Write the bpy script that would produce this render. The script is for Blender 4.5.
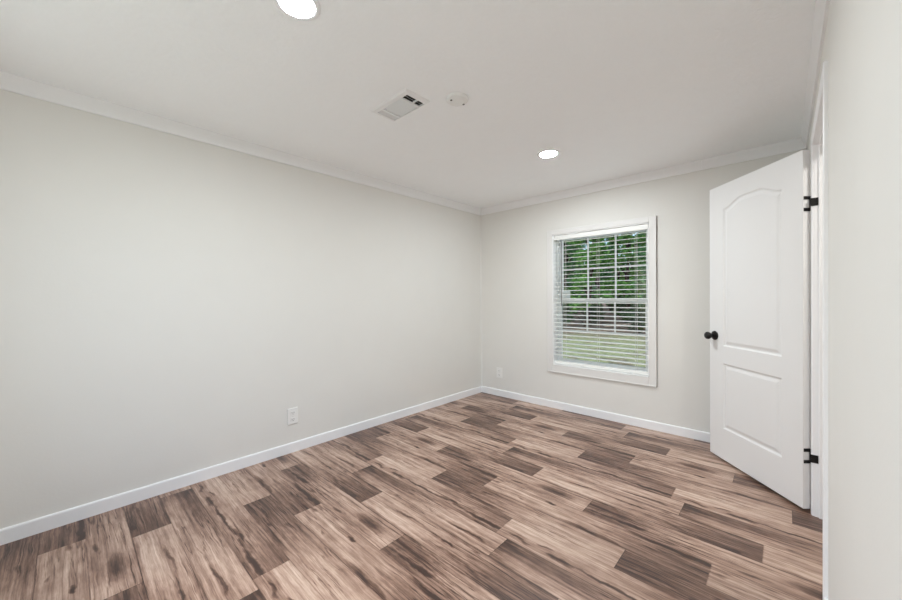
import bpy, bmesh, math, random
from mathutils import Vector, Matrix
random.seed(7)
for o in list(bpy.data.objects): bpy.data.objects.remove(o)
S = bpy.context.scene
COL = S.collection
PI = math.pi
# ------------------------------------------------------------------ camera
EYE = 1.16
R_ = Vector((0.73158802, 0.68171565, -0.00653771))
U_ = Vector((0.00047005, 0.00908525, 0.99995862))
F_ = Vector((-0.68174684, 0.73156081, -0.00632621))
cam = bpy.data.cameras.new('camera')
cam.sensor_width = 36.0
cam.lens = 358.306 / 902 * 36.0
cam.clip_start = 0.01
co = bpy.data.objects.new('camera', cam)
co.matrix_world = Matrix(((R_.x, U_.x, -F_.x, 0), (R_.y, U_.y, -F_.y, 0), (R_.z, U_.z, -F_.z, EYE), (0, 0, 0, 1)))
COL.objects.link(co)
S.camera = co
# ------------------------------------------------------------------ world, sun, exposure
S.view_settings.view_transform = 'Standard'
S.view_settings.look = 'None'
S.view_settings.gamma = 1
S.view_settings.exposure = 0.08
S.cycles.max_bounces = 24
S.cycles.diffuse_bounces = 20
S.cycles.transparent_max_bounces = 24
SKY_STRENGTH = 0.27
SUN_ENERGY = 2.2
LAMP = 510.0            # lens emission of the two ceiling lights
HALL_LAMP = 270.0
FILL_W = 6.5  # power of the added fill light behind the viewer
w = bpy.data.worlds.new('world'); S.world = w; w.use_nodes = True
nt = w.node_tree
sky = nt.nodes.new('ShaderNodeTexSky')
sky.sky_type = 'NISHITA'; sky.sun_disc = False
sky.sun_elevation = math.radians(48); sky.sun_rotation = math.radians(200)
sky.dust_density = 2.0
nt.links.new(sky.outputs[0], nt.nodes['Background'].inputs[0])
nt.nodes['Background'].inputs[1].default_value = SKY_STRENGTH
sl = bpy.data.lights.new('sun', 'SUN'); sl.energy = SUN_ENERGY; sl.angle = math.radians(3); sl.color = (1, .95, .86)
so = bpy.data.objects.new('sun', sl); COL.objects.link(so)
so.location = (0, -6, 10)
so.rotation_euler = Vector((-0.74, -0.10, -0.67)).to_track_quat('-Z', 'Y').to_euler()

# added fill light behind the viewer, shining in through an added opening
dl = bpy.data.lights.new('fill_light', 'AREA'); dl.shape = 'RECTANGLE'; dl.size = 1.7; dl.size_y = 1.1
dl.energy = FILL_W; dl.color = (.90, .96, 1.0)
dlo = bpy.data.objects.new('fill_light', dl); COL.objects.link(dlo)
dlo.location = (-1.30, -.62, 1.10); dlo.rotation_euler = Vector((0, .87, .50)).to_track_quat('-Z', 'Y').to_euler()   # tilted up so the fill also brightens the ceiling
# ------------------------------------------------------------------ room numbers (metres, floor at z = 0)
LX, RX, BY, NY, HC = -2.731, 0.113, 3.474, -0.45, 2.243
WT = 0.10                                   # partition thickness
BT = 0.15                                   # outside wall thickness
DY0, DY1, DH = 1.90, 2.665, 1.945           # door opening
WX0, WX1, WZ0, WZ1 = -1.776, -0.870, 0.455, 1.805   # window opening
HX = 1.25                                   # far side of the hall
HY0, HY1 = 0.9, 3.474

# ------------------------------------------------------------------ node helpers
class G:
    def __init__(s, name):
        s.m = bpy.data.materials.new(name); s.m.use_nodes = True
        s.t = s.m.node_tree; s.b = s.t.nodes['Principled BSDF']
    def n(s, kind, **kw):
        x = s.t.nodes.new(kind)
        for k, v in kw.items(): setattr(x, k, v)
        return x
    def l(s, a, b): s.t.links.new(a, b)
    def put(s, sock, v):
        if hasattr(v, 'default_value') or hasattr(v, 'links'): s.l(v, sock)
        else: sock.default_value = v
    def math(s, op, a, b=0.0, c=0.0, clamp=False):
        x = s.n('ShaderNodeMath', operation=op); x.use_clamp = clamp
        for i, v in enumerate((a, b, c)): s.put(x.inputs[i], v)
        return x.outputs[0]
    def vec(s, op, a, b=(0, 0, 0)):
        x = s.n('ShaderNodeVectorMath', operation=op)
        s.put(x.inputs[0], a); s.put(x.inputs[1], b)
        return x.outputs['Value'] if op in ('DOT_PRODUCT', 'LENGTH') else x.outputs[0]
    def comb(s, x, y, z):
        c = s.n('ShaderNodeCombineXYZ')
        for i, v in enumerate((x, y, z)): s.put(c.inputs[i], v)
        return c.outputs[0]
    def noise(s, vec, scale, detail=4, rough=.5, dist=0.0):
        x = s.n('ShaderNodeTexNoise'); s.l(vec, x.inputs['Vector'])
        x.inputs['Scale'].default_value = scale; x.inputs['Detail'].default_value = detail
        x.inputs['Roughness'].default_value = rough; x.inputs['Distortion'].default_value = dist
        return x.outputs['Fac']
    def ramp(s, fac, stops, interp='LINEAR'):
        r = s.n('ShaderNodeValToRGB'); cr = r.color_ramp; cr.interpolation = interp
        while len(cr.elements) < len(stops): cr.elements.new(0.5)
        for e, (p, c) in zip(cr.elements, stops): e.position = p; e.color = tuple(c) + (1,)
        s.l(fac, r.inputs[0]); return r.outputs['Color']
    def mapr(s, v, a, b, c, d):
        x = s.n('ShaderNodeMapRange'); s.put(x.inputs[0], v)
        for i, q in enumerate((a, b, c, d)): x.inputs[i + 1].default_value = q
        return x.outputs[0]
    def bump(s, h, strength, dist=.002):
        x = s.n('ShaderNodeBump'); s.l(h, x.inputs['Height'])
        x.inputs['Strength'].default_value = strength; x.inputs['Distance'].default_value = dist
        s.l(x.outputs[0], s.b.inputs['Normal'])
    def pos(s): return s.n('ShaderNodeNewGeometry').outputs['Position']
    def obj(s): return s.n('ShaderNodeTexCoord').outputs['Object']

def lin(c):
    return tuple((v / 255 / 12.92) if v / 255 <= .04045 else ((v / 255 + .055) / 1.055) ** 2.4 for v in c)

def plain(name, rgb, rough=.5, metal=0.0, bump=None, var=0.0, spec=.5):
    g = G(name)
    c = lin(rgb)
    g.b.inputs['Roughness'].default_value = rough
    g.b.inputs['Metallic'].default_value = metal
    g.b.inputs['Specular IOR Level'].default_value = spec
    p = g.obj()
    if var:
        n = g.noise(p, 6.0, 5)
        g.l(g.ramp(n, [(.3, [v * (1 - var) for v in c]), (.7, [min(1, v * (1 + var)) for v in c])]), g.b.inputs['Base Color'])
    else:
        g.b.inputs['Base Color'].default_value = c + (1,)
    if bump: g.bump(g.noise(p, bump[0], 3), bump[1], bump[2])
    return g.m

M = {}
M['wall'] = plain('wall_paint', (227, 226, 222), .65, bump=(90, .12, .002), var=.006, spec=.3)
M['wall_back'] = plain('wall_panel_paint', (227, 226, 222), .6, bump=(70, .12, .002), var=.006, spec=.3)
M['ceiling'] = plain('ceiling_texture_paint', (249, 251, 253), .85, bump=(55, .45, .006), var=.008, spec=.15)
M['trim'] = plain('trim_white', (241, 242, 244), .38, var=.004)
M['casing'] = plain('window_casing_paint', (226, 225, 223), .45, var=.004)
M['crown'] = plain('crown_paint', (240, 241, 242), .5, var=.004)
M['door'] = plain('door_white', (231, 231, 231), .38, bump=(160, .05, .001), var=.004)
M['vinyl'] = plain('window_vinyl_white', (236, 240, 242), .35, var=.003)
M['liner'] = plain('white_window_liner', (250, 251, 252), .4, var=.003)
M['slat'] = plain('blind_slat_white', (240, 241, 238), .4, var=.004)
M['cord'] = plain('blind_cord_white', (225, 225, 220), .7, var=.02)
M['wand'] = plain('grey_wand', (120, 122, 120), .25, var=.02)
M['black'] = plain('matt_black_metal', (22, 21, 21), .38, .3, var=.05)
M['plate'] = plain('white_wall_plate_plastic', (236, 236, 234), .35, var=.003)
M['slot'] = plain('dark_slot', (60, 58, 56), .6)
M['vent'] = plain('vent_white_enamel', (238, 239, 240), .45, var=.004)
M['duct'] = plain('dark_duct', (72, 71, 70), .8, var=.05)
M['detector'] = plain('detector_plastic', (236, 237, 236), .5, var=.003)
M['dot'] = plain('dark_grey_plastic', (90, 88, 86), .5)
M['sticker'] = plain('white_paper_sticker', (228, 238, 240), .6, var=.01)
M['screw'] = plain('painted_screw', (205, 203, 198), .4, .2)

def glass():
    g = G('window_glass')
    t = g.n('ShaderNodeBsdfTransparent'); gl = g.n('ShaderNodeBsdfGlossy'); gl.inputs['Roughness'].default_value = .02
    t.inputs[0].default_value = (.93, .96, .95, 1)
    f = g.n('ShaderNodeFresnel'); f.inputs[0].default_value = 1.35
    mx = g.n('ShaderNodeMixShader')
    g.l(f.outputs[0], mx.inputs[0]); g.l(t.outputs[0], mx.inputs[1]); g.l(gl.outputs[0], mx.inputs[2])
    g.l(mx.outputs[0], g.t.nodes['Material Output'].inputs[0])
    return g.m
M['glass'] = glass()

def emit(name, col, strength):
    g = G(name)
    g.b.inputs['Base Color'].default_value = (.9, .9, .9, 1)
    g.b.inputs['Emission Color'].default_value = col + (1,)
    g.b.inputs['Emission Strength'].default_value = strength
    return g.m
M['lens'] = emit('lit_lens', (.90, .965, 1.0), LAMP)
M['hall_lens'] = emit('lit_hall_lens', (1, .97, .92), HALL_LAMP)

# ---- wood-look vinyl: six rows of planks, 1.127 m long, repeating with a half drop
def floor_mat():
    g = G('wood_plank_vinyl')
    sp = g.n('ShaderNodeSeparateXYZ'); g.l(g.pos(), sp.inputs[0])
    x, y = sp.outputs[0], sp.outputs[1]
    L = 1.127
    ry = g.math('DIVIDE', g.math('ADD', y, .1 + .1533 * 12), .1533)      # shifted by two repeats so it stays positive
    row = g.math('FLOOR', ry)
    v = g.math('FRACT', ry)
    k = g.math('FLOOR', g.math('DIVIDE', g.math('ADD', row, .5), 6.0))
    cl = g.math('SUBTRACT', row, g.math('MULTIPLY', k, 6.0))
    # joint position for each row of the repeat (row 12 of the room -> k = 4 here)
    joints = [-1.36, -1.93, -1.20, -1.54, -1.61, -1.10]
    kk = {0: 4, 1: 4, 2: 4, 3: 4, 4: 4, 5: 4}
    j = None
    for c in range(6):
        is_c = g.math('COMPARE', cl, float(c), .3)
        val = joints[c] + 20 * L
        j = g.math('MULTIPLY_ADD', is_c, val, j if j is not None else 0.0)
    off = g.math('MULTIPLY', g.math('SUBTRACT', k, 4.0), L / 2)
    xx = g.math('SUBTRACT', g.math('ADD', x, 40 * L), g.math('ADD', j, off))
    xm = g.math('MODULO', xx, L)                          # 0 .. L along the plank
    pl = g.math('FLOOR', g.math('DIVIDE', xx, L))
    seedv = g.math('ADD', g.math('MULTIPLY', cl, 7.31), 3.0)
    vy = g.math('MULTIPLY', v, .1533)
    P = g.comb(xm, vy, seedv)
    wn = g.n('ShaderNodeTexNoise'); g.l(P, wn.inputs['Vector']); wn.inputs['Scale'].default_value = 9; wn.inputs['Detail'].default_value = 4
    wc = g.n('ShaderNodeSeparateColor'); g.l(wn.outputs['Color'], wc.inputs[0])
    xw = g.math('ADD', xm, g.math('MULTIPLY', g.math('SUBTRACT', wc.outputs[0], .5), .16))
    vw = g.math('ADD', v, g.math('MULTIPLY', g.math('SUBTRACT', wc.outputs[1], .5), .36))
    vg = g.math('ADD', v, g.math('MULTIPLY', g.math('SUBTRACT', wc.outputs[2], .5), .10))
    C = g.comb(xw, vw, cl)
    # stretched grain
    grain = g.noise(g.comb(g.math('MULTIPLY', xm, 1.1), g.math('MULTIPLY', vg, 5.0), seedv), 1.6, 7, .70, .25)
    band = g.noise(g.comb(g.math('MULTIPLY', xm, 1.3), g.math('MULTIPLY', vg, 13.0), g.math('ADD', seedv, 20)), 1.0, 5, .7)
    fine = g.noise(g.comb(g.math('MULTIPLY', xm, 7.0), g.math('MULTIPLY', vy, 210.0), seedv), 1.0, 5, .7)
    streak = g.noise(g.comb(g.math('MULTIPLY', xm, 1.6), g.math('MULTIPLY', vg, 7.0), g.math('ADD', seedv, 50)), 1.0, 3, .55, .3)
    mott = g.noise(g.comb(g.math('MULTIPLY', xm, 14.0), g.math('MULTIPLY', vy, 40.0), seedv), 1.0, 3, .6)
    line = g.math('ABSOLUTE', g.math('SUBTRACT', streak, .5))
    line = g.mapr(line, 0.0, .030, 1.0, 0.0)
    lmask = g.mapr(g.noise(P, 3.0, 2), .42, .62, 0.0, 1.0)
    line = g.math('MULTIPLY', line, lmask)
    patchy = g.noise(g.comb(g.math('MULTIPLY', xm, 3.4), g.math('MULTIPLY', vw, 3.2), g.math('ADD', seedv, 80)), 1.0, 5, .65, .4)
    tone = g.math('MULTIPLY_ADD', g.math('SUBTRACT', grain, .5), .85, .46)
    tone = g.math('MULTIPLY_ADD', g.math('SUBTRACT', band, .5), .60, tone)
    tone = g.math('MULTIPLY_ADD', g.math('SUBTRACT', patchy, .5), .50, tone)
    tone = g.math('MULTIPLY_ADD', g.math('SUBTRACT', fine, .5), .55, tone)
    tone = g.math('MULTIPLY_ADD', g.math('SUBTRACT', mott, .5), .30, tone)
    tone = g.math('MULTIPLY_ADD', line, -.38, tone)
    blobs = [
        # row, along, across, half length, half width, strength
        (0, 1.13, .5, .42, 1.1, -.27), (0, .1, .4, .55, 1.0, .12), (0, 1.0, .93, .30, .10, -.35), (0, .66, .06, .22, .10, -.35),
        (0, .03, .60, .045, .07, -.38), (0, .40, .70, .035, .10, -.45), (0, .235, .19, .025, .05, -.3),
        (1, .0, .6, .34, 1.0, -.24), (1, .24, .34, .15, .11, -.50), (1, .10, .28, .06, .09, -.3), (1, .70, .22, .045, .07, -.35),
        (1, .93, .55, .16, .20, -.30), (1, .6, .8, .35, .35, .12), (1, 1.08, .3, .12, .8, .16),
        (2, 1.13, .5, .40, 1.1, -.25), (2, .12, .5, .45, .9, .16), (2, .30, .64, .16, .06, -.35), (2, .60, .58, .03, .06, -.3),
        (2, .75, .30, .22, .06, -.25), (2, 1.017, .10, .03, .08, -.3),
        (3, .0, .85, .70, .55, -.27), (3, .0, .5, .16, .9, -.16), (3, .25, .22, .3, .2, .08), (3, .95, .41, .14, .06, -.38),
        (3, .75, .6, .3, .5, .14), (3, 1.05, .85, .16, .3, .12),
        (4, .15, .75, .34, .4, .24), (4, .24, .48, .07, .06, -.4), (4, .31, .24, .06, .11, -.42), (4, .10, .28, .07, .06, -.3),
        (4, .52, .31, .20, .07, -.48), (4, .78, .36, .16, .10, -.5), (4, 1.03, .27, .14, .12, -.5), (4, 1.13, .6, .30, .9, -.20), (4, .55, .75, .3, .3, .12),
        (5, .0, .5, .70, 1.1, -.25), (5, .283, .24, .04, .08, -.25), (5, .363, .65, .05, .09, -.22), (5, .42, .10, .14, .10, -.18),
        (5, .85, .5, .42, .9, .12),
    ]
    acc = tone
    for c, x0, v0, rx, rv, st in blobs:
        d = g.vec('MULTIPLY', g.vec('SUBTRACT', C, (x0, v0, float(c))), (1 / rx, 1 / rv, 4.0))
        f = g.math('SUBTRACT', 1.0, g.vec('DOT_PRODUCT', d, d), clamp=True)
        acc = g.math('MULTIPLY_ADD', f, st, acc)
    # tone of each single plank drifts slightly
    wp = g.n('ShaderNodeTexWhiteNoise'); wp.noise_dimensions = '3D'; g.l(g.comb(pl, row, 1.0), wp.inputs[0])
    acc = g.math('MULTIPLY_ADD', g.math('SUBTRACT', wp.outputs[0], .5), .03, acc)
    # seams
    e = g.math('SUBTRACT', .5, g.math('ABSOLUTE', g.math('SUBTRACT', v, .5)))
    seam = g.mapr(e, .008, .024, 1.0, 0.0)
    sm = g.mapr(g.noise(P, 5.0, 2), .4, .6, .3, 1.0)
    acc = g.math('MULTIPLY_ADD', g.math('MULTIPLY', seam, sm), -.26, acc)
    js = g.mapr(xm, .0015, .004, 1.0, 0.0)
    acc = g.math('MULTIPLY_ADD', js, -.15, acc)
    col = g.ramp(acc, [(0.0, lin((58, 38, 30))), (.22, lin((104, 77, 64))), (.45, lin((151, 122, 106))),
                       (.66, lin((187, 160, 143))), (.9, lin((216, 195, 179)))])
    g.l(col, g.b.inputs['Base Color'])
    rr = g.mapr(fine, .2, .8, .30, .42)
    g.l(rr, g.b.inputs['Roughness'])
    g.b.inputs['Specular IOR Level'].default_value = .60
    g.bump(g.math('ADD', fine, g.math('MULTIPLY', seam, -1.0)), .12, .0012)
    return g.m
M['floor'] = floor_mat()

def ground_mat():
    g = G('lawn_and_leaf_litter')
    p = g.pos()
    sp = g.n('ShaderNodeSeparateXYZ'); g.l(p, sp.inputs[0])
    n1 = g.noise(p, .5, 5, .6); n2 = g.noise(p, 5.0, 5, .7); n3 = g.noise(p, 22.0, 4, .7)
    yy = g.math('MULTIPLY_ADD', g.math('SUBTRACT', n1, .5), 7.0, sp.outputs[1])
    grass = g.ramp(g.math('MULTIPLY_ADD', n3, .4, g.math('MULTIPLY', n2, .6)),
                   [(.3, lin((90, 98, 66))), (.5, lin((152, 158, 118))), (.7, lin((190, 190, 154)))])
    bare = g.ramp(n2, [(.3, lin((70, 58, 48))), (.5, lin((118, 102, 90))), (.7, lin((172, 156, 142)))])
    mx = g.n('ShaderNodeMix', data_type='RGBA')
    patch = g.mapr(g.noise(p, 1.1, 4, .65), .50, .62, 0.0, .75)
    far = g.mapr(yy, 14.0, 18.0, 0.0, 1.0)
    g.l(g.math('MAXIMUM', patch, far), mx.inputs[0]); g.l(grass, mx.inputs[6]); g.l(bare, mx.inputs[7])
    g.l(mx.outputs[2], g.b.inputs['Base Color'])
    g.b.inputs['Roughness'].default_value = .95
    g.b.inputs['Specular IOR Level'].default_value = .1
    g.bump(n3, .6, .03)
    return g.m
M['ground'] = ground_mat()

def leaf_mat(name, a, b, c):
    g = G(name)
    p = g.pos()
    n = g.noise(p, 3.2, 4, .7)
    col = g.ramp(n, [(.32, lin(a)), (.5, lin(b)), (.68, lin(c))])
    g.l(col, g.b.inputs['Base Color'])
    g.b.inputs['Roughness'].default_value = .6
    tr = g.n('ShaderNodeBsdfTranslucent'); g.l(col, tr.inputs[0])
    mx = g.n('ShaderNodeMixShader'); mx.inputs[0].default_value = .35
    g.l(g.b.outputs[0], mx.inputs[1]); g.l(tr.outputs[0], mx.inputs[2])
    g.l(mx.outputs[0], g.t.nodes['Material Output'].inputs[0])
    return g.m
M['leaf0'] = leaf_mat('leaf_mid_green', (56, 106, 48), (104, 164, 74), (160, 208, 108))
M['leaf1'] = leaf_mat('leaf_bluish_green', (50, 98, 64), (90, 146, 92), (144, 190, 128))
M['leaf2'] = leaf_mat('leaf_dark_green', (26, 46, 26), (48, 78, 40), (84, 116, 58))
M['bark'] = plain('bark', (74, 62, 52), .9, bump=(14, .8, .02), var=.35)
M['log'] = plain('weathered_log', (170, 158, 145), .9, bump=(14, .6, .02), var=.25)

# ------------------------------------------------------------------ mesh helpers
def bx(bm, a, b, bevel=0.0, seg=1):
    a, b = Vector(a), Vector(b)
    lo = Vector((min(a.x, b.x), min(a.y, b.y), min(a.z, b.z))); hi = Vector((max(a.x, b.x), max(a.y, b.y), max(a.z, b.z)))
    m = Matrix.Translation((lo + hi) / 2) @ Matrix.Diagonal((hi - lo).to_4d())
    r = bmesh.ops.create_cube(bm, size=1.0, matrix=m)
    if bevel:
        es = {e for v in r['verts'] for e in v.link_edges}
        bmesh.ops.bevel(bm, geom=list(es), offset=bevel, segments=seg, affect='EDGES', profile=.5)
    return bm
def B(*boxes):
    bm = bmesh.new()
    for t in boxes: bx(bm, *t)
    return bm
def cyl(bm, p0, p1, r0, r1=None, n=16, cap=True):
    p0, p1 = Vector(p0), Vector(p1); d = p1 - p0
    q = d.to_track_quat('Z', 'Y').to_matrix().to_4x4()
    bmesh.ops.create_cone(bm, cap_ends=cap, segments=n, radius1=r0, radius2=r0 if r1 is None else r1,
                          depth=d.length, matrix=Matrix.Translation((p0 + p1) / 2) @ q)
    return bm
def lathe(bm, prof, origin, axis, n=40):
    """prof: list of (radius, distance along axis)"""
    q = Vector(axis).to_track_quat('Z', 'Y').to_matrix(); o = Vector(origin)
    rings = []
    for r, h in prof:
        if r < 1e-6: rings.append([bm.verts.new(o + q @ Vector((0, 0, h)))])
        else: rings.append([bm.verts.new(o + q @ Vector((r * math.cos(2 * PI * i / n), r * math.sin(2 * PI * i / n), h))) for i in range(n)])
    for A, Bq in zip(rings, rings[1:]):
        if len(A) == 1 and len(Bq) == 1: continue
        for i in range(n):
            k = (i + 1) % n
            if len(A) == 1: bm.faces.new((A[0], Bq[k], Bq[i]))
            elif len(Bq) == 1: bm.faces.new((A[i], A[k], Bq[0]))
            else: bm.faces.new((A[i], A[k], Bq[k], Bq[i]))
    return bm
def sweep(bm, prof, p0, p1, out, up=(0, 0, 1)):
    """extrude a closed profile of (outwards, up) pairs from p0 to p1"""
    p0, p1, out, up = Vector(p0), Vector(p1), Vector(out), Vector(up)
    A = [bm.verts.new(p0 + out * a + up * b) for a, b in prof]
    C = [bm.verts.new(p1 + out * a + up * b) for a, b in prof]
    n = len(prof)
    for i in range(n): bm.faces.new((A[i], A[(i + 1) % n], C[(i + 1) % n], C[i]))
    bm.faces.new(A[::-1]); bm.faces.new(C)
    return bm
def obj(name, bm, mat, parent=None, smooth=False, local=False, loc=None):
    bmesh.ops.recalc_face_normals(bm, faces=bm.faces[:])
    if parent is not None and not local:
        off = Vector(parent.location) if loc is None else Vector(loc)
        bmesh.ops.translate(bm, verts=bm.verts[:], vec=-off)
    elif loc is not None:
        bmesh.ops.translate(bm, verts=bm.verts[:], vec=-Vector(loc))
    me = bpy.data.meshes.new(name); bm.to_mesh(me); bm.free()
    me.materials.append(mat)
    if smooth:
        for p in me.polygons: p.use_smooth = True
        me.set_sharp_from_angle(angle=math.radians(35))
    o = bpy.data.objects.new(name, me); COL.objects.link(o)
    if parent is not None: o.parent = parent
    elif loc is not None: o.location = loc
    return o
def empty(name, loc, rz=0.0):
    o = bpy.data.objects.new(name, None); o.empty_display_size = .1
    o.location = loc; o.rotation_euler = (0, 0, rz); COL.objects.link(o); return o
def tag(o, label, cat=None, group=None, kind=None):
    o['label'] = label
    if cat: o['category'] = cat
    if group: o['group'] = group
    if kind: o['kind'] = kind
    return o
def struct(name, bm, mat, label, cat, smooth=False):
    return tag(obj(name, bm, mat, smooth=smooth), label, cat, kind='structure')
def copy_tree(o, parent=None):
    c = o.copy(); COL.objects.link(c); c.parent = parent
    for ch in list(o.children): copy_tree(ch, c)
    return c

# ------------------------------------------------------------------ shell
struct('floor', B(((LX - WT, NY - WT, -.06), (HX + WT, BY + BT, 0))), M['floor'], 'brown wood-look plank vinyl floor', 'floor')
VX0, VX1, VY0, VY1 = -1.728, -1.462, 1.238, 1.366        # hole for the air register
struct('ceiling', B(((LX - WT, NY - WT, HC), (VX0, BY + BT, HC + .12)), ((VX1, NY - WT, HC), (HX + WT, BY + BT, HC + .12)),
                    ((VX0, NY - WT, HC), (VX1, VY0, HC + .12)), ((VX0, VY1, HC), (VX1, BY + BT, HC + .12))),
       M['ceiling'], 'lightly textured off-white ceiling', 'ceiling')
struct('wall_left', B(((LX - WT, NY - WT, 0), (LX, BY, HC))), M['wall'], 'long blank off-white wall on the left', 'wall')
NX0, NX1, NZ0, NZ1 = -2.15, -.45, .45, 1.95             # opening added in the near wall to let the fill light in
struct('wall_near', B(((LX, NY - WT, 0), (NX0, NY, HC)), ((NX1, NY - WT, 0), (RX + WT, NY, HC)),
                      ((NX0, NY - WT, 0), (NX1, NY, NZ0)), ((NX0, NY - WT, NZ1), (NX1, NY, HC))), M['wall'], 'off-white wall behind the viewer', 'wall')
struct('wall_back', B(((LX - WT, BY, 0), (WX0, BY + BT, HC)), ((WX1, BY, 0), (HX + WT, BY + BT, HC)),
                      ((WX0, BY, 0), (WX1, BY + BT, WZ0)), ((WX0, BY, WZ1), (WX1, BY + BT, HC))),
       M['wall_back'], 'off-white end wall that holds the window', 'wall')
J = .018
struct('wall_right', B(((RX, NY, 0), (RX + WT, DY0 - J, HC)), ((RX, DY1 + J, 0), (RX + WT, BY, HC)), ((RX, DY0 - J, DH + J), (RX + WT, DY1 + J, HC))),
       M['wall'], 'near off-white wall on the right, beside the doorway', 'wall')
struct('wall_hall', B(((HX, HY0 - WT, 0), (HX + WT, BY, HC)), ((RX + WT, HY0 - WT, 0), (HX, HY0, HC))), M['wall'], 'hallway walls beyond the doorway', 'wall')

# baseboards
def base_prof(): return [(0, 0), (.012, 0), (.012, .066), (.010, .071), (.006, .0735), (0, .0735)]
struct('baseboard_left', sweep(bmesh.new(), base_prof(), (LX, NY, 0), (LX, BY, 0), (1, 0, 0)), M['trim'], 'white baseboard along the left wall', 'baseboard')
struct('baseboard_back', sweep(bmesh.new(), base_prof(), (LX + .012, BY, 0), (RX, BY, 0), (0, -1, 0)), M['trim'], 'white baseboard under the window wall', 'baseboard')
struct('baseboard_right', sweep(bmesh.new(), base_prof(), (RX, NY, 0), (RX, DY0 - .05, 0), (-1, 0, 0)), M['trim'], 'white baseboard along the right wall before the doorway', 'baseboard')
struct('baseboard_right_end', sweep(bmesh.new(), base_prof(), (RX, DY1 + .05, 0), (RX, BY - .012, 0), (-1, 0, 0)), M['trim'], 'white baseboard behind the open door', 'baseboard')
# crown: slim cove
CP = [(0, 0), (.009, 0), (.010, -.004 + .006), (.010, .014), (.013, .026), (.019, .042), (.026, .056), (.030, .066), (.030, .0765), (0, .0765)]
def crown(name, p0, p1, out, label):
    z = HC - .0765
    struct(name, sweep(bmesh.new(), CP, (p0[0], p0[1], z), (p1[0], p1[1], z), out), M['crown'], label, 'crown moulding')
crown('trim_1', (LX, NY), (LX, BY), (1, 0, 0), 'slim off-white crown moulding along the left wall')
crown('trim_2', (LX, BY), (-.4850, BY), (0, -1, 0), 'crown moulding above the window, long piece')
crown('trim_3', (-.4835, BY), (RX, BY), (0, -1, 0), 'short crown moulding piece above the open door')
crown('trim_4', (RX, NY), (RX, BY), (-1, 0, 0), 'crown moulding along the right wall over the doorway')
# corner batten in the far corner
bm = bmesh.new()
sweep(bm, [(0, 0), (.013, 0), (.011, .006), (.006, .011), (0, .013)], (LX, BY, .0735), (LX, BY, HC - .0765), (1, 0, 0), (0, -1, 0))
struct('trim_5', bm, M['wall'], 'slim vertical corner strip where the left and window walls meet', 'corner trim')

# ------------------------------------------------------------------ doorway lining and casing
jb = B(((RX, DY0 - J, 0), (RX + WT, DY0, DH)), ((RX, DY1, 0), (RX + WT, DY1 + J, DH)), ((RX, DY0 - J, DH), (RX + WT, DY1 + J, DH + J)),
       ((RX + .016, DY0, 0), (RX + .050, DY0 + .011, DH), .002), ((RX + .016, DY1 - .011, 0), (RX + .050, DY1, DH), .002),
       ((RX + .016, DY0 + .011, DH - .011), (RX + .050, DY1 - .011, DH), .002))
struct('trim_6', jb, M['trim'], 'white door jamb lining the doorway', 'door jamb')
w2 = empty('fill_window', ((NX0 + NX1) / 2, NY, NZ0))  # unseen window, added to go with the fill light
tag(w2, 'added unseen window around the fill light opening behind the viewer', 'window', kind='structure')
obj('window_casing', B(((NX0 - .06, NY, NZ0 - .06), (NX0, NY + .014, NZ1 + .06), .002), ((NX1, NY, NZ0 - .06), (NX1 + .06, NY + .014, NZ1 + .06), .002),
                       ((NX0, NY, NZ0 - .06), (NX1, NY + .014, NZ0), .002), ((NX0, NY, NZ1), (NX1, NY + .014, NZ1 + .06), .002)), M['trim'], w2)
def casing(xw, s, CW=.046):
    bm = bmesh.new()
    x1 = xw + s * .0125; r = .003
    pr = [(0, 0), (.0075, 0), (.0105, .006), (.0125, .018), (.0125, CW - .004), (.010, CW), (0, CW)]
    sweep(bm, pr, (xw, DY0 - r, 0), (xw, DY0 - r, DH + r + CW), (s, 0, 0), (0, -1, 0))
    sweep(bm, pr, (xw, DY1 + r, 0), (xw, DY1 + r, DH + r + CW), (s, 0, 0), (0, 1, 0))
    sweep(bm, pr, (xw, DY0 - r, DH + r), (xw, DY1 + r, DH + r), (s, 0, 0), (0, 0, 1))
    return bm
struct('trim_7', casing(RX, -1), M['trim'], 'narrow white door casing on the room side of the doorway', 'door casing')
struct('trim_8', casing(RX + WT, 1), M['trim'], 'narrow white door casing on the hallway side', 'door casing')

# ------------------------------------------------------------------ the open door
HXY = (0.0706, 2.6781); ANG = 0.85075; DW = .718; DZ0, DZ1 = .019, 1.934; DT = .035
door = empty('door_1', (HXY[0], HXY[1], 0), PI - ANG)
tag(door, 'white two-panel door with arched upper panel, standing open', 'door', kind='structure')
def panel_outline(arch):
    x0, x1 = .127, .587
    if not arch:
        z0, z1 = .234, .690
        return [(x0, z0), (x1, z0), (x1, z1), (x0, z1)]
    z0, z1, zt = .810, 1.765, 1.817
    pts = [(x0, z0), (x1, z0)]
    n = 24
    for i in range(n + 1):
        t = i / n; x = x1 + (x0 - x1) * t
        s = min(1, (1 - abs(2 * t - 1)) / .72)
        pts.append((x, z1 + (zt - z1) * (s * s * (3 - 2 * s))))
    return pts
def offset(pts, d):
    n = len(pts); out = []
    for i in range(n):
        a, b, c = Vector(pts[i - 1]), Vector(pts[i]), Vector(pts[(i + 1) % n])
        e1 = (b - a).normalized(); e2 = (c - b).normalized()
        n1 = Vector((-e1.y, e1.x)); n2 = Vector((-e2.y, e2.x))
        m = (n1 + n2); m = m / max(.3, m.dot(n1))
        out.append(tuple(b + m * d))
    return out
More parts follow.
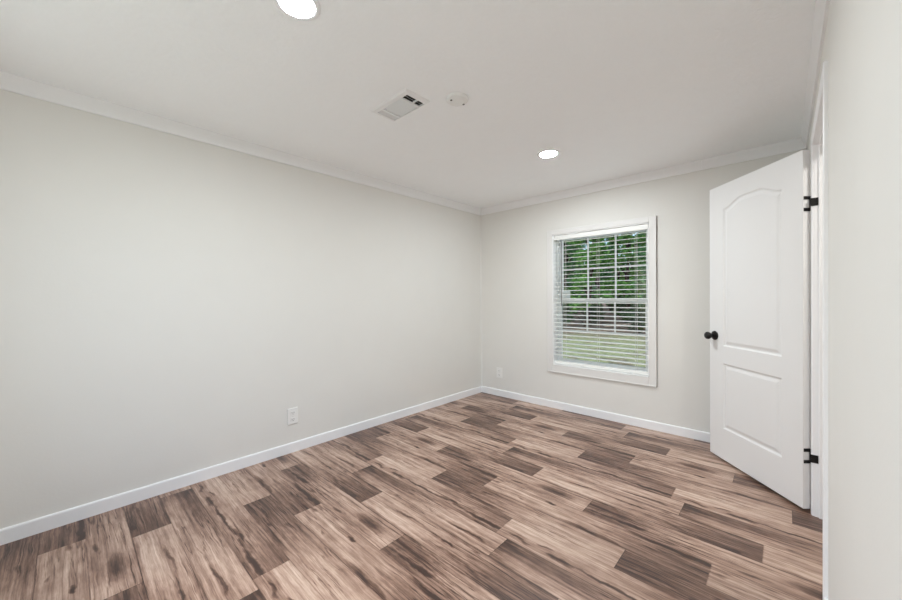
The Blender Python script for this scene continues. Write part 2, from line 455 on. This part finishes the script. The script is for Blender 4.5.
def door_bm():
    bm = bmesh.new()
    prof = [(0, 0), (.003, -.0015), (.008, -.0065), (.012, -.0080), (.018, -.0080), (.026, -.0055), (.034, -.0022), (.038, -.0015)]
    for side, y0 in ((1, 0.0), (-1, -DT)):
        outer = [bm.verts.new((x, y0, z)) for x, z in ((0, DZ0), (DW, DZ0), (DW, DZ1), (0, DZ1))]
        edges = [bm.edges.new((outer[i], outer[(i + 1) % 4])) for i in range(4)]
        for arch in (False, True):
            ol = panel_outline(arch); prev = None
            for d, h in prof:
                ring = [bm.verts.new((x, y0 + side * h, z)) for x, z in offset(ol, d)]
                n = len(ring)
                if prev is None:
                    edges += [bm.edges.new((ring[i], ring[(i + 1) % n])) for i in range(n)]
                else:
                    for i in range(n): bm.faces.new((prev[i], prev[(i + 1) % n], ring[(i + 1) % n], ring[i]))
                prev = ring
            bm.faces.new(prev)
        bmesh.ops.triangle_fill(bm, use_beauty=True, use_dissolve=False, edges=edges)
        if side == 1: fo = outer
        else:
            for i in range(4): bm.faces.new((fo[i], fo[(i + 1) % 4], outer[(i + 1) % 4], outer[i]))
    return bm
leaf = obj('door_leaf', door_bm(), M['door'], door, local=True)
# knobs, both faces
KX, KZ = .664, .877
for s, y0 in ((1, 0.0), (-1, -DT)):
    k = obj('door_knob', lathe(bmesh.new(), [(0, .020), (.012, .021), (.0125, .028), (.017, .033), (.0235, .041), (.0265, .050), (.0255, .058), (.020, .065), (.010, .0685), (0, .069)],
                               (KX, y0, KZ), (0, s, 0), 32), M['black'], door, smooth=True, local=True)
    tag(k, 'round black door knob')
    obj('rosette', lathe(bmesh.new(), [(0, 0), (.032, 0), (.033, .003), (.031, .008), (.022, .012), (.013, .014), (.012, .021), (0, .021)], (KX, y0, KZ), (0, s, 0), 32),
        M['black'], k, smooth=True, local=True)
bm = B(((DW, -.029, KZ - .03), (DW + .0015, -.006, KZ + .03), .0005))
tag(obj('latch_plate', bm, M['black'], door, local=True), 'small black latch plate on the door edge')
# hinges (non-mortise: two tabs on the door edge, one on the jamb)
inv = Matrix.Translation((HXY[0], HXY[1], 0)) @ Matrix.Rotation(PI - ANG, 4, 'Z'); inv = inv.inverted()
for hz in (1.648, .302):
    pin = Vector((-.004, -DT - .001, hz))
    bm = bmesh.new(); cyl(bm, pin - Vector((0, 0, .038)), pin + Vector((0, 0, .038)), .0055, n=20)
    h = obj('hinge', bm, M['black'], door, smooth=True, local=True)
    tag(h, 'black upper door hinge' if hz > 1 else 'black lower door hinge')
    for s in (-1, 1):
        bm = B(((-.0022, -DT, hz + s * .031 - .009), (0.0004, -.003, hz + s * .031 + .009), .0006))
        cyl(bm, (-.003, -.010, hz + s * .031), (-.0015, -.010, hz + s * .031), .003, n=10)
        obj('door_tab', bm, M['black'], h, local=True)
    bm = B(((RX - .0135, DY1 - .0022, hz - .021), (RX + .0145, DY1 + .0004, hz + .021), .0006))
    cyl(bm, (RX + .004, DY1 - .003, hz), (RX + .004, DY1 - .0015, hz), .0035, n=10)
    bmesh.ops.transform(bm, matrix=inv, verts=bm.verts[:])
    obj('jamb_tab', bm, M['black'], h, local=True)

# ------------------------------------------------------------------ window
win = empty('window_1', ((WX0 + WX1) / 2, BY, WZ0))
tag(win, 'white double-hung window with divided panes behind a horizontal blind', 'window', kind='structure')
bm = bmesh.new()
cx0, cx1, cz0, cz1 = WX0 - .060, WX1 + .062, WZ0 - .078, WZ1 + .050
t = .014
bx(bm, (cx0, BY - t, cz0), (WX0 - .002, BY, cz1), .0025); bx(bm, (WX1 + .002, BY - t, cz0), (cx1, BY, cz1), .0025)
bx(bm, (WX0 - .002, BY - t, cz0), (WX1 + .002, BY, WZ0 - .002), .0025); bx(bm, (WX0 - .002, BY - t, WZ1 + .002), (WX1 + .002, BY, cz1), .0025)
bx(bm, (cx1 - .009, BY - t - .004, cz0), (cx1, BY, cz1), .002); bx(bm, (cx0, BY - t - .004, cz0), (cx0 + .009, BY, cz1), .002)
bx(bm, (cx0, BY - t - .004, cz0), (cx1, BY, cz0 + .009), .002)
obj('window_casing', bm, M['casing'], win)
q = .006
obj('jamb_liner', B(((WX0, BY - .012, WZ0), (WX0 + q, BY + .085, WZ1)), ((WX1 - q, BY - .012, WZ0), (WX1, BY + .085, WZ1)),
                    ((WX0, BY - .012, WZ0), (WX1, BY + .085, WZ0 + q)), ((WX0, BY - .012, WZ1 - q), (WX1, BY + .085, WZ1))), M['liner'], win)
def ring(x0, x1, z0, z1, y0, y1, wdt, bev=.002, wb=None):
    wb = wb or wdt
    return B(((x0, y0, z0), (x0 + wdt, y1, z1), bev), ((x1 - wdt, y0, z0), (x1, y1, z1), bev),
             ((x0 + wdt, y0, z0), (x1 - wdt, y1, z0 + wb), bev), ((x0 + wdt, y0, z1 - wdt), (x1 - wdt, y1, z1), bev))
obj('window_frame', ring(WX0, WX1, WZ0, WZ1, BY + .082, BY + .146, .024, .002), M['vinyl'], win)
fx0, fx1, fz0, fz1 = WX0 + .024, WX1 - .024, WZ0 + .024, WZ1 - .024
zm = 1.118
def sash(name, z0, z1, y0, half=False):
    s = obj(name, ring(fx0, fx1, z0, z1, y0, y0 + .024, .028, .002, .034), M['vinyl'], win)
    gx0, gx1, gz0, gz1 = fx0 + .028, fx1 - .028, z0 + .034, z1 - .028
    yg = y0 + .012
    obj('pane', B(((gx0, yg - .002, gz0), (gx1, yg + .002, gz1))), M['glass'], s, loc=win.location)
    mz = (gz0 + gz1) / 2
    for k in (1, 2):
        xk = gx0 + (gx1 - gx0) * k / 3
        obj('muntin', B(((xk - .008, yg - .006, mz if half else gz0), (xk + .008, yg + .006, gz1), .002)), M['vinyl'], s, loc=win.location)
    obj('muntin', B(((gx0, yg - .0055, mz - .008), (gx1, yg + .0055, mz + .008), .002)), M['vinyl'], s, loc=win.location)
    return s
up = sash('upper_sash', zm - .014, fz1, BY + .116)
lo = sash('lower_sash', fz0, zm + .020, BY + .090, True)
bm = B(((-1.345, BY + .084, zm + .020), (-1.290, BY + .108, zm + .028), .002)); cyl(bm, (-1.317, BY + .096, zm + .028), (-1.317, BY + .096, zm + .036), .010, n=18)
obj('sash_lock', bm, M['vinyl'], lo, loc=win.location)
st = obj('paper_sticker', B(((fx0 + .029, BY + .1248, zm + .022), (fx0 + .108, BY + .1258, zm + .105))), M['sticker'], up, loc=win.location)
tag(st, 'small white paper sticker on the upper pane')

# ------------------------------------------------------------------ blind
bl = empty('window_blind', ((WX0 + WX1) / 2, BY + .03, WZ0 + q))
tag(bl, 'white horizontal slat blind lowered and open inside the window', 'blind')
bx0, bx1 = WX0 + q + .003, WX1 - q - .003
obj('headrail', B(((bx0, BY + .012, WZ1 - .045), (bx1, BY + .058, WZ1 - q - .002), .002), ((bx0, BY - .002, WZ1 - .056), (bx1, BY + .008, WZ1 - q - .003), .003)), M['slat'], bl)
bm = bmesh.new()
pitch = .0418; ztop = WZ1 - .078; n_sl = 29; tilt = math.radians(5)
yc = BY + .036; hw = .0245
zs = []
for i in range(n_sl):
    z = ztop - i * pitch
    if z < WZ0 + .062: break
    zs.append(z)
    c, s_ = math.cos(tilt), math.sin(tilt)
    pr = []
    for a, bq in ((-1, 0), (-.5, .0012), (0, .0016), (.5, .0012), (1, 0)): pr.append((a * hw, bq + .0013))
    for a, bq in ((1, 0), (.5, .0012), (0, .0016), (-.5, .0012), (-1, 0)): pr.append((a * hw, bq - .0013))
    pr = [(a * c - b_ * s_, a * s_ + b_ * c) for a, b_ in pr]
    sweep(bm, pr, (bx0 + .002, yc, z), (bx1 - .002, yc, z), (0, 1, 0))
obj('slats', bm, M['slat'], bl)
obj('bottom_rail', B(((bx0, yc - .026, WZ0 + q + .004), (bx1, yc + .026, WZ0 + q + .032), .004, 2)), M['slat'], bl)
for xl in (bx0 + .105, (bx0 + bx1) / 2, bx1 - .105):
    bm = bmesh.new()
    for dy in (-hw - .001, hw + .001): cyl(bm, (xl, yc + dy, WZ0 + .03), (xl, yc + dy, WZ1 - .05), .0011, n=6)
    cyl(bm, (xl + .010, yc, WZ0 + .03), (xl + .010, yc, WZ1 - .05), .0010, n=6)
    obj('ladder_cord', bm, M['cord'], bl)
bm = bmesh.new(); xw_ = bx0 + .088
cyl(bm, (xw_, BY - .006, 1.09), (xw_, BY - .006, 1.735), .0035, n=8); cyl(bm, (xw_, BY - .006, 1.735), (xw_, BY + .004, 1.752), .002, n=8)
cyl(bm, (xw_, BY - .006, 1.07), (xw_, BY - .006, 1.09), .0045, n=8)
tag(obj('tilt_wand', bm, M['wand'], bl, smooth=True), 'thin grey tilt wand')

# ------------------------------------------------------------------ ceiling lights
def can_light(name, x, y, z, mat, label, group=None):
    e = empty(name, (x, y, z))
    tag(e, label, 'ceiling light', group)
    obj('trim_ring', lathe(bmesh.new(), [(.060, 0), (.082, 0), (.082, -.002), (.078, -.005), (.068, -.0065), (.062, -.005), (.060, -.002), (.060, 0)], (x, y, z), (0, 0, 1), 48), M['trim'], e, smooth=True)
    obj('lens', lathe(bmesh.new(), [(0, -.0060), (.035, -.0056), (.052, -.0045), (.0605, -.0028)], (x, y, z), (0, 0, 1), 48), mat, e, smooth=True)
    return e
can_light('recessed_light', -1.308, .586, HC, M['lens'], 'lit round ceiling light nearest the viewer, at the top edge of the photo', 'recessed lights in the bedroom ceiling')
can_light('recessed_light', -1.307, 2.493, HC, M['lens'], 'lit round ceiling light closer to the window, small in the photo', 'recessed lights in the bedroom ceiling')
can_light('recessed_light', .59, 2.00, HC, M['hall_lens'], 'lit round ceiling light in the hallway beyond the doorway')

# ------------------------------------------------------------------ ceiling register
vent = empty('ceiling_vent', ((VX0 + VX1) / 2, (VY0 + VY1) / 2, HC))
tag(vent, 'white rectangular ceiling air vent with one dark slot', 'vent')
bm = bmesh.new()
ox0, ox1, oy0, oy1 = -1.752, -1.430, 1.204, 1.3765
zz = HC
inn = [(VX0, VY0), (VX1, VY0), (VX1, VY1), (VX0, VY1)]; out_ = [(ox0, oy0), (ox1, oy0), (ox1, oy1), (ox0, oy1)]
lev = [(out_, zz), (out_, zz - .002), ([(a + (.009 if a < -1.6 else -.009), b + (.009 if b < 1.29 else -.009)) for a, b in out_], zz - .008),
       (inn, zz - .008), (inn, zz + .003)]
rings = [[bm.verts.new((a, b, z)) for a, b in pl_] for pl_, z in lev]
for A, C in zip(rings, rings[1:]):
    for i in range(4): bm.faces.new((A[i], A[(i + 1) % 4], C[(i + 1) % 4], C[i]))
obj('vent_frame', bm, M['vent'], vent)
def slat(bm, c, along, tang, half, wd, th=.0012):
    c, along, tang = Vector(c), Vector(along), Vector(tang).normalized(); nrm = along.cross(tang).normalized()
    vs = [bm.verts.new(c + along * a * half + tang * b * wd + nrm * d * th / 2) for a in (-1, 1) for b in (-1, 1) for d in (-1, 1)]
    for f in ((0, 1, 3, 2), (4, 6, 7, 5), (0, 4, 5, 1), (2, 3, 7, 6), (0, 2, 6, 4), (1, 5, 7, 3)): bm.faces.new([vs[i] for i in f])
ym = (VY0 + VY1) / 2; hh = (VY1 - VY0) / 2 - .002
zc = HC + .0015
bm = bmesh.new()
for i in range(8): slat(bm, (-1.5965, VY0 + .010 + i * .0155, zc), (1, 0, 0), (0, -1, 1.0), .077, .0088)
obj('centre_louvers', bm, M['vent'], vent)
bm = bmesh.new()
for i in range(3): slat(bm, (-1.722 + i * .0135, ym, zc), (0, 1, 0), (1, 0, .9), hh, .0082)
obj('side_louvers', bm, M['vent'], vent)
bm = bmesh.new()
for i in range(2): slat(bm, (-1.496 + i * .0170, ym, zc + .004), (0, 1, 0), (-1, 0, .70), hh, .0060, .0009)
bx(bm, (-1.505, ym + .012, zc - .007), (-1.462, ym + .018, zc + .002))
obj('side_louvers', bm, M['vent'], vent)
for xa, xb, zt_ in ((-1.6875, -1.675, .012), (-1.518, -1.508, .001)): obj('divider_bar', B(((xa, VY0, HC - .008), (xb, VY1, HC + zt_), .001)), M['vent'], vent)
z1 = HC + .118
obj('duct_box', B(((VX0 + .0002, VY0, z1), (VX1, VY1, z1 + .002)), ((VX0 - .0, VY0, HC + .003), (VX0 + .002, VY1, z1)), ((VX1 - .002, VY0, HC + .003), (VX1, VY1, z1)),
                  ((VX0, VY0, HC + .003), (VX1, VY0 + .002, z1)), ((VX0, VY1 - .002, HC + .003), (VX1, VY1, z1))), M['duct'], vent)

# ------------------------------------------------------------------ smoke alarm
sd = empty('smoke_detector', (-1.303, 1.459, HC))
tag(sd, 'round white smoke alarm on the ceiling next to the vent', 'smoke alarm')
obj('mounting_base', lathe(bmesh.new(), [(0, 0), (.061, 0), (.062, -.003), (.061, -.006), (0, -.006)], (-1.303, 1.459, HC), (0, 0, 1), 48), M['detector'], sd, smooth=True)
obj('cover', lathe(bmesh.new(), [(.0595, -.006), (.0590, -.010), (.055, -.014), (.048, -.0165), (.040, -.0172), (.039, -.0162), (.036, -.0162), (.035, -.0172), (.018, -.0176), (0, -.0176)],
                   (-1.303, 1.459, HC), (0, 0, 1), 48), M['detector'], sd, smooth=True)
for x, y in ((-1.317, 1.425), (-1.296, 1.503)):
    bm = bmesh.new(); zd = HC - .0172
    cyl(bm, (x, y, zd - .0015), (x, y, zd + .004), .0060, n=14)
    obj('indicator', bm, M['dot'], sd)

# ------------------------------------------------------------------ outlets
def outlet(name, c, out, label):
    c, out = Vector(c), Vector(out); side = Vector((0, 0, 1)).cross(out)
    e = empty(name, c); tag(e, label, 'outlet', 'wall outlets')
    def pbox(u0, u1, z0, z1, d0, d1, bev, bm=None):
        bm = bm or bmesh.new()
        bx(bm, c + side * u0 + out * d0 + Vector((0, 0, z0)), c + side * u1 + out * d1 + Vector((0, 0, z1)), bev, 2 if bev else 1); return bm
    obj('cover_plate', pbox(-.039, .039, -.060, .060, 0, .0075, .0022), M['plate'], e)
    for s in (-1, 1):
        r = obj('receptacle', pbox(-.0165, .0165, s * .0245 - .0145, s * .0245 + .0145, .006, .0090, .001), M['plate'], e)
        bm = pbox(-.0085, -.006, s * .0245 - .002, s * .0245 + .007, .0087, .0093, 0)
        pbox(.006, .0085, s * .0245 - .002, s * .0245 + .007, .0087, .0093, 0, bm)
        pbox(-.0022, .0022, s * .0245 - .010, s * .0245 - .006, .0087, .0093, 0, bm)
        obj('slot', bm, M['slot'], r, loc=c)
    bm = bmesh.new(); cyl(bm, c + out * .0065, c + out * .0087, .003, n=12)
    obj('screw', bm, M['screw'], e)
outlet('wall_outlet', (LX, 1.160, .272), (1, 0, 0), 'white outlet plate on the long left wall above its baseboard')
outlet('wall_outlet', (-2.462, BY, .272), (0, -1, 0), 'white outlet plate on the window wall near the far corner')

# ------------------------------------------------------------------ outside
GZ = -.62
bm = bmesh.new()
bmesh.ops.create_grid(bm, x_segments=60, y_segments=60, size=45)
for v in bm.verts:
    v.co.x -= 12; v.co.y += 30
    v.co.z = GZ + max(0, v.co.y - 12) * .012 + random.uniform(-.03, .03)
bmesh.ops.delete(bm, geom=[v for v in bm.verts if v.co.y < BY - 12], context='VERTS')
for v in bm.verts:
    if v.co.y < BY + .5: v.co.z = GZ
struct('ground', bm, M['ground'], 'patchy green lawn and leaf litter outside the window', 'lawn', smooth=True)

def trunk(bm, pts, radii, n=9):
    prev = None
    for i, (p, r) in enumerate(zip(pts, radii)):
        p = Vector(p); d = Vector(pts[min(i + 1, len(pts) - 1)]) - Vector(pts[max(i - 1, 0)])
        qd = d.to_track_quat('Z', 'Y').to_matrix()
        rg = [bm.verts.new(p + qd @ Vector((r * math.cos(2 * PI * k / n), r * math.sin(2 * PI * k / n), 0))) for k in range(n)]
        if prev:
            for k in range(n): bm.faces.new((prev[k], prev[(k + 1) % n], rg[(k + 1) % n], rg[k]))
        prev = rg
def leaves(bm, centres, per, size, rnd):
    for c, r in centres:
        for _ in range(per):
            d = Vector((rnd.gauss(0, 1), rnd.gauss(0, 1), rnd.gauss(0, 1))).normalized() * (r * rnd.uniform(.45, 1.0))
            d.z *= .7
            p = Vector(c) + d
            a = Vector((rnd.uniform(-1, 1), rnd.uniform(-1, 1), rnd.uniform(-.7, .4))).normalized()
            b = a.cross(Vector((rnd.uniform(-1, 1), rnd.uniform(-1, 1), rnd.uniform(.2, 1)))).normalized()
            s = size * rnd.uniform(.7, 1.3)
            vs = [bm.verts.new(p + a * s * u + b * s * v) for u, v in ((-1, 0), (-.2, .45), (1, 0), (-.2, -.45))]
            bm.faces.new(vs)
def make_tree(name, seed, h, tr, base, mat, label, cat, group, spread):
    rnd = random.Random(seed)
    e = empty(name, (0, 0, 0)); tag(e, label, cat, group)
    bm = bmesh.new()
    pts = [(0, 0, -.3)]; rr = [tr * 1.3]
    for i in range(1, 8):
        pts.append((rnd.uniform(-.12, .12) * i * .5, rnd.uniform(-.12, .12) * i * .5, h * i / 7)); rr.append(tr * (1 - .11 * i))
    trunk(bm, pts, rr)
    cents = []
    for i in range(26):
        z = base + (h - base) * (i / 25) ** 1.1
        a = rnd.uniform(0, 2 * PI); f = spread * (1 - .5 * (z - base) / (h - base)) * rnd.uniform(.35, 1.0)
        c = (math.cos(a) * f, math.sin(a) * f, z + rnd.uniform(-.3, .3))
        k = min(6, int(z / h * 7))
        trunk(bm, [pts[k], tuple((Vector(pts[k]) + Vector(c)) / 2 + Vector((0, 0, .15))), c], [tr * .3, tr * .2, .015], 5)
        cents.append((c, rnd.uniform(.6, 1.1) * spread * .45))
    obj('trunk', bm, M['bark'], e, smooth=True)
    bm = bmesh.new(); leaves(bm, cents, 170, .13, rnd)
    obj('foliage', bm, mat, e)
    return e
TL = 'leafy green tree at the edge of the woods outside the window'
TG = 'trees outside the window'
protos = [make_tree('tree', 11, 8.5, .16, .9, M['leaf0'], TL, 'tree', TG, 1.35),
          make_tree('tree', 23, 10.0, .20, 1.4, M['leaf1'], TL, 'tree', TG, 1.4),
          make_tree('tree', 37, 9.5, .15, 1.5, M['leaf0'], TL, 'tree', TG, 1.35)]
def gz(y): return GZ + max(0, y - 12) * .012
spots = []
for r_i, yy in enumerate((20.5, 24.0, 27.5, 31.0, 34.5, 38.0, 41.5, 45.0)):
    for c_i in range(-8, 9):
        xx = -.385 * yy + (c_i + .5 * (r_i % 2)) * 3.9
        if abs(xx + .385 * yy) < .23 * yy + 1.5: spots.append((xx + ((r_i * 7 + c_i * 5) % 5 - 2) * .12, yy + ((r_i * 3 + c_i * 11) % 5 - 2) * .15, (r_i * 2 + c_i) % 3))
used = set()
rnd = random.Random(5)
for x, y, k in spots:
    o = protos[k] if k not in used else copy_tree(protos[k]); used.add(k)
    o.location = (x, y, gz(y)); s = rnd.uniform(.92, 1.1); o.scale = (s, s, s); o.rotation_euler = (0, 0, rnd.uniform(0, 6.28))
SLB = 'dark low shrub under the trees outside the window'
def make_shrub(seed):
    r = random.Random(seed)
    e = empty('shrub', (0, 0, 0)); tag(e, SLB, 'shrub', 'dark shrubs under the trees')
    bm = bmesh.new(); cents = []
    for i in range(9):
        a = r.uniform(0, 6.28); f = r.uniform(.2, .85); c = (math.cos(a) * f, math.sin(a) * f * .7, r.uniform(.35, 1.25))
        trunk(bm, [(0, 0, -.2), tuple(Vector(c) * .5 + Vector((0, 0, .1))), c], [.04, .025, .01], 5); cents.append((c, r.uniform(.4, .62)))
    obj('stems', bm, M['bark'], e)
    bm = bmesh.new(); leaves(bm, cents, 170, .10, r); obj('foliage', bm, M['leaf2'], e)
    return e
sh = make_shrub(3); first = True
shs = []
for r_i, yy in enumerate((17.9, 22.2, 25.8, 29.3, 32.8, 36.3)):
    for c_i in range(-5, 6):
        xx = -.385 * yy + (c_i + .5 * (r_i % 2) + .5) * 3.9
        if abs(xx + .385 * yy) < .20 * yy + 1.0: shs.append((xx, yy))
for x, y in shs:
    o = sh if first else copy_tree(sh); first = False
    o.location = (x, y, gz(y)); s = rnd.uniform(.75, .95); o.scale = (s, s, s * 1.05); o.rotation_euler = (0, 0, rnd.uniform(0, 6.28))
bm = bmesh.new()
trunk(bm, [(-7.2, 20.0, gz(20) + .10), (-6.3, 20.1, gz(20) + .14), (-5.2, 20.3, gz(20) + .34), (-4.4, 20.6, gz(20) + .62)], [.10, .09, .07, .03], 9)
tag(obj('fallen_branch', bm, M['log'], smooth=True, loc=(-6.3, 20.1, gz(20))), 'pale fallen branch on the ground at the edge of the woods', 'branch')
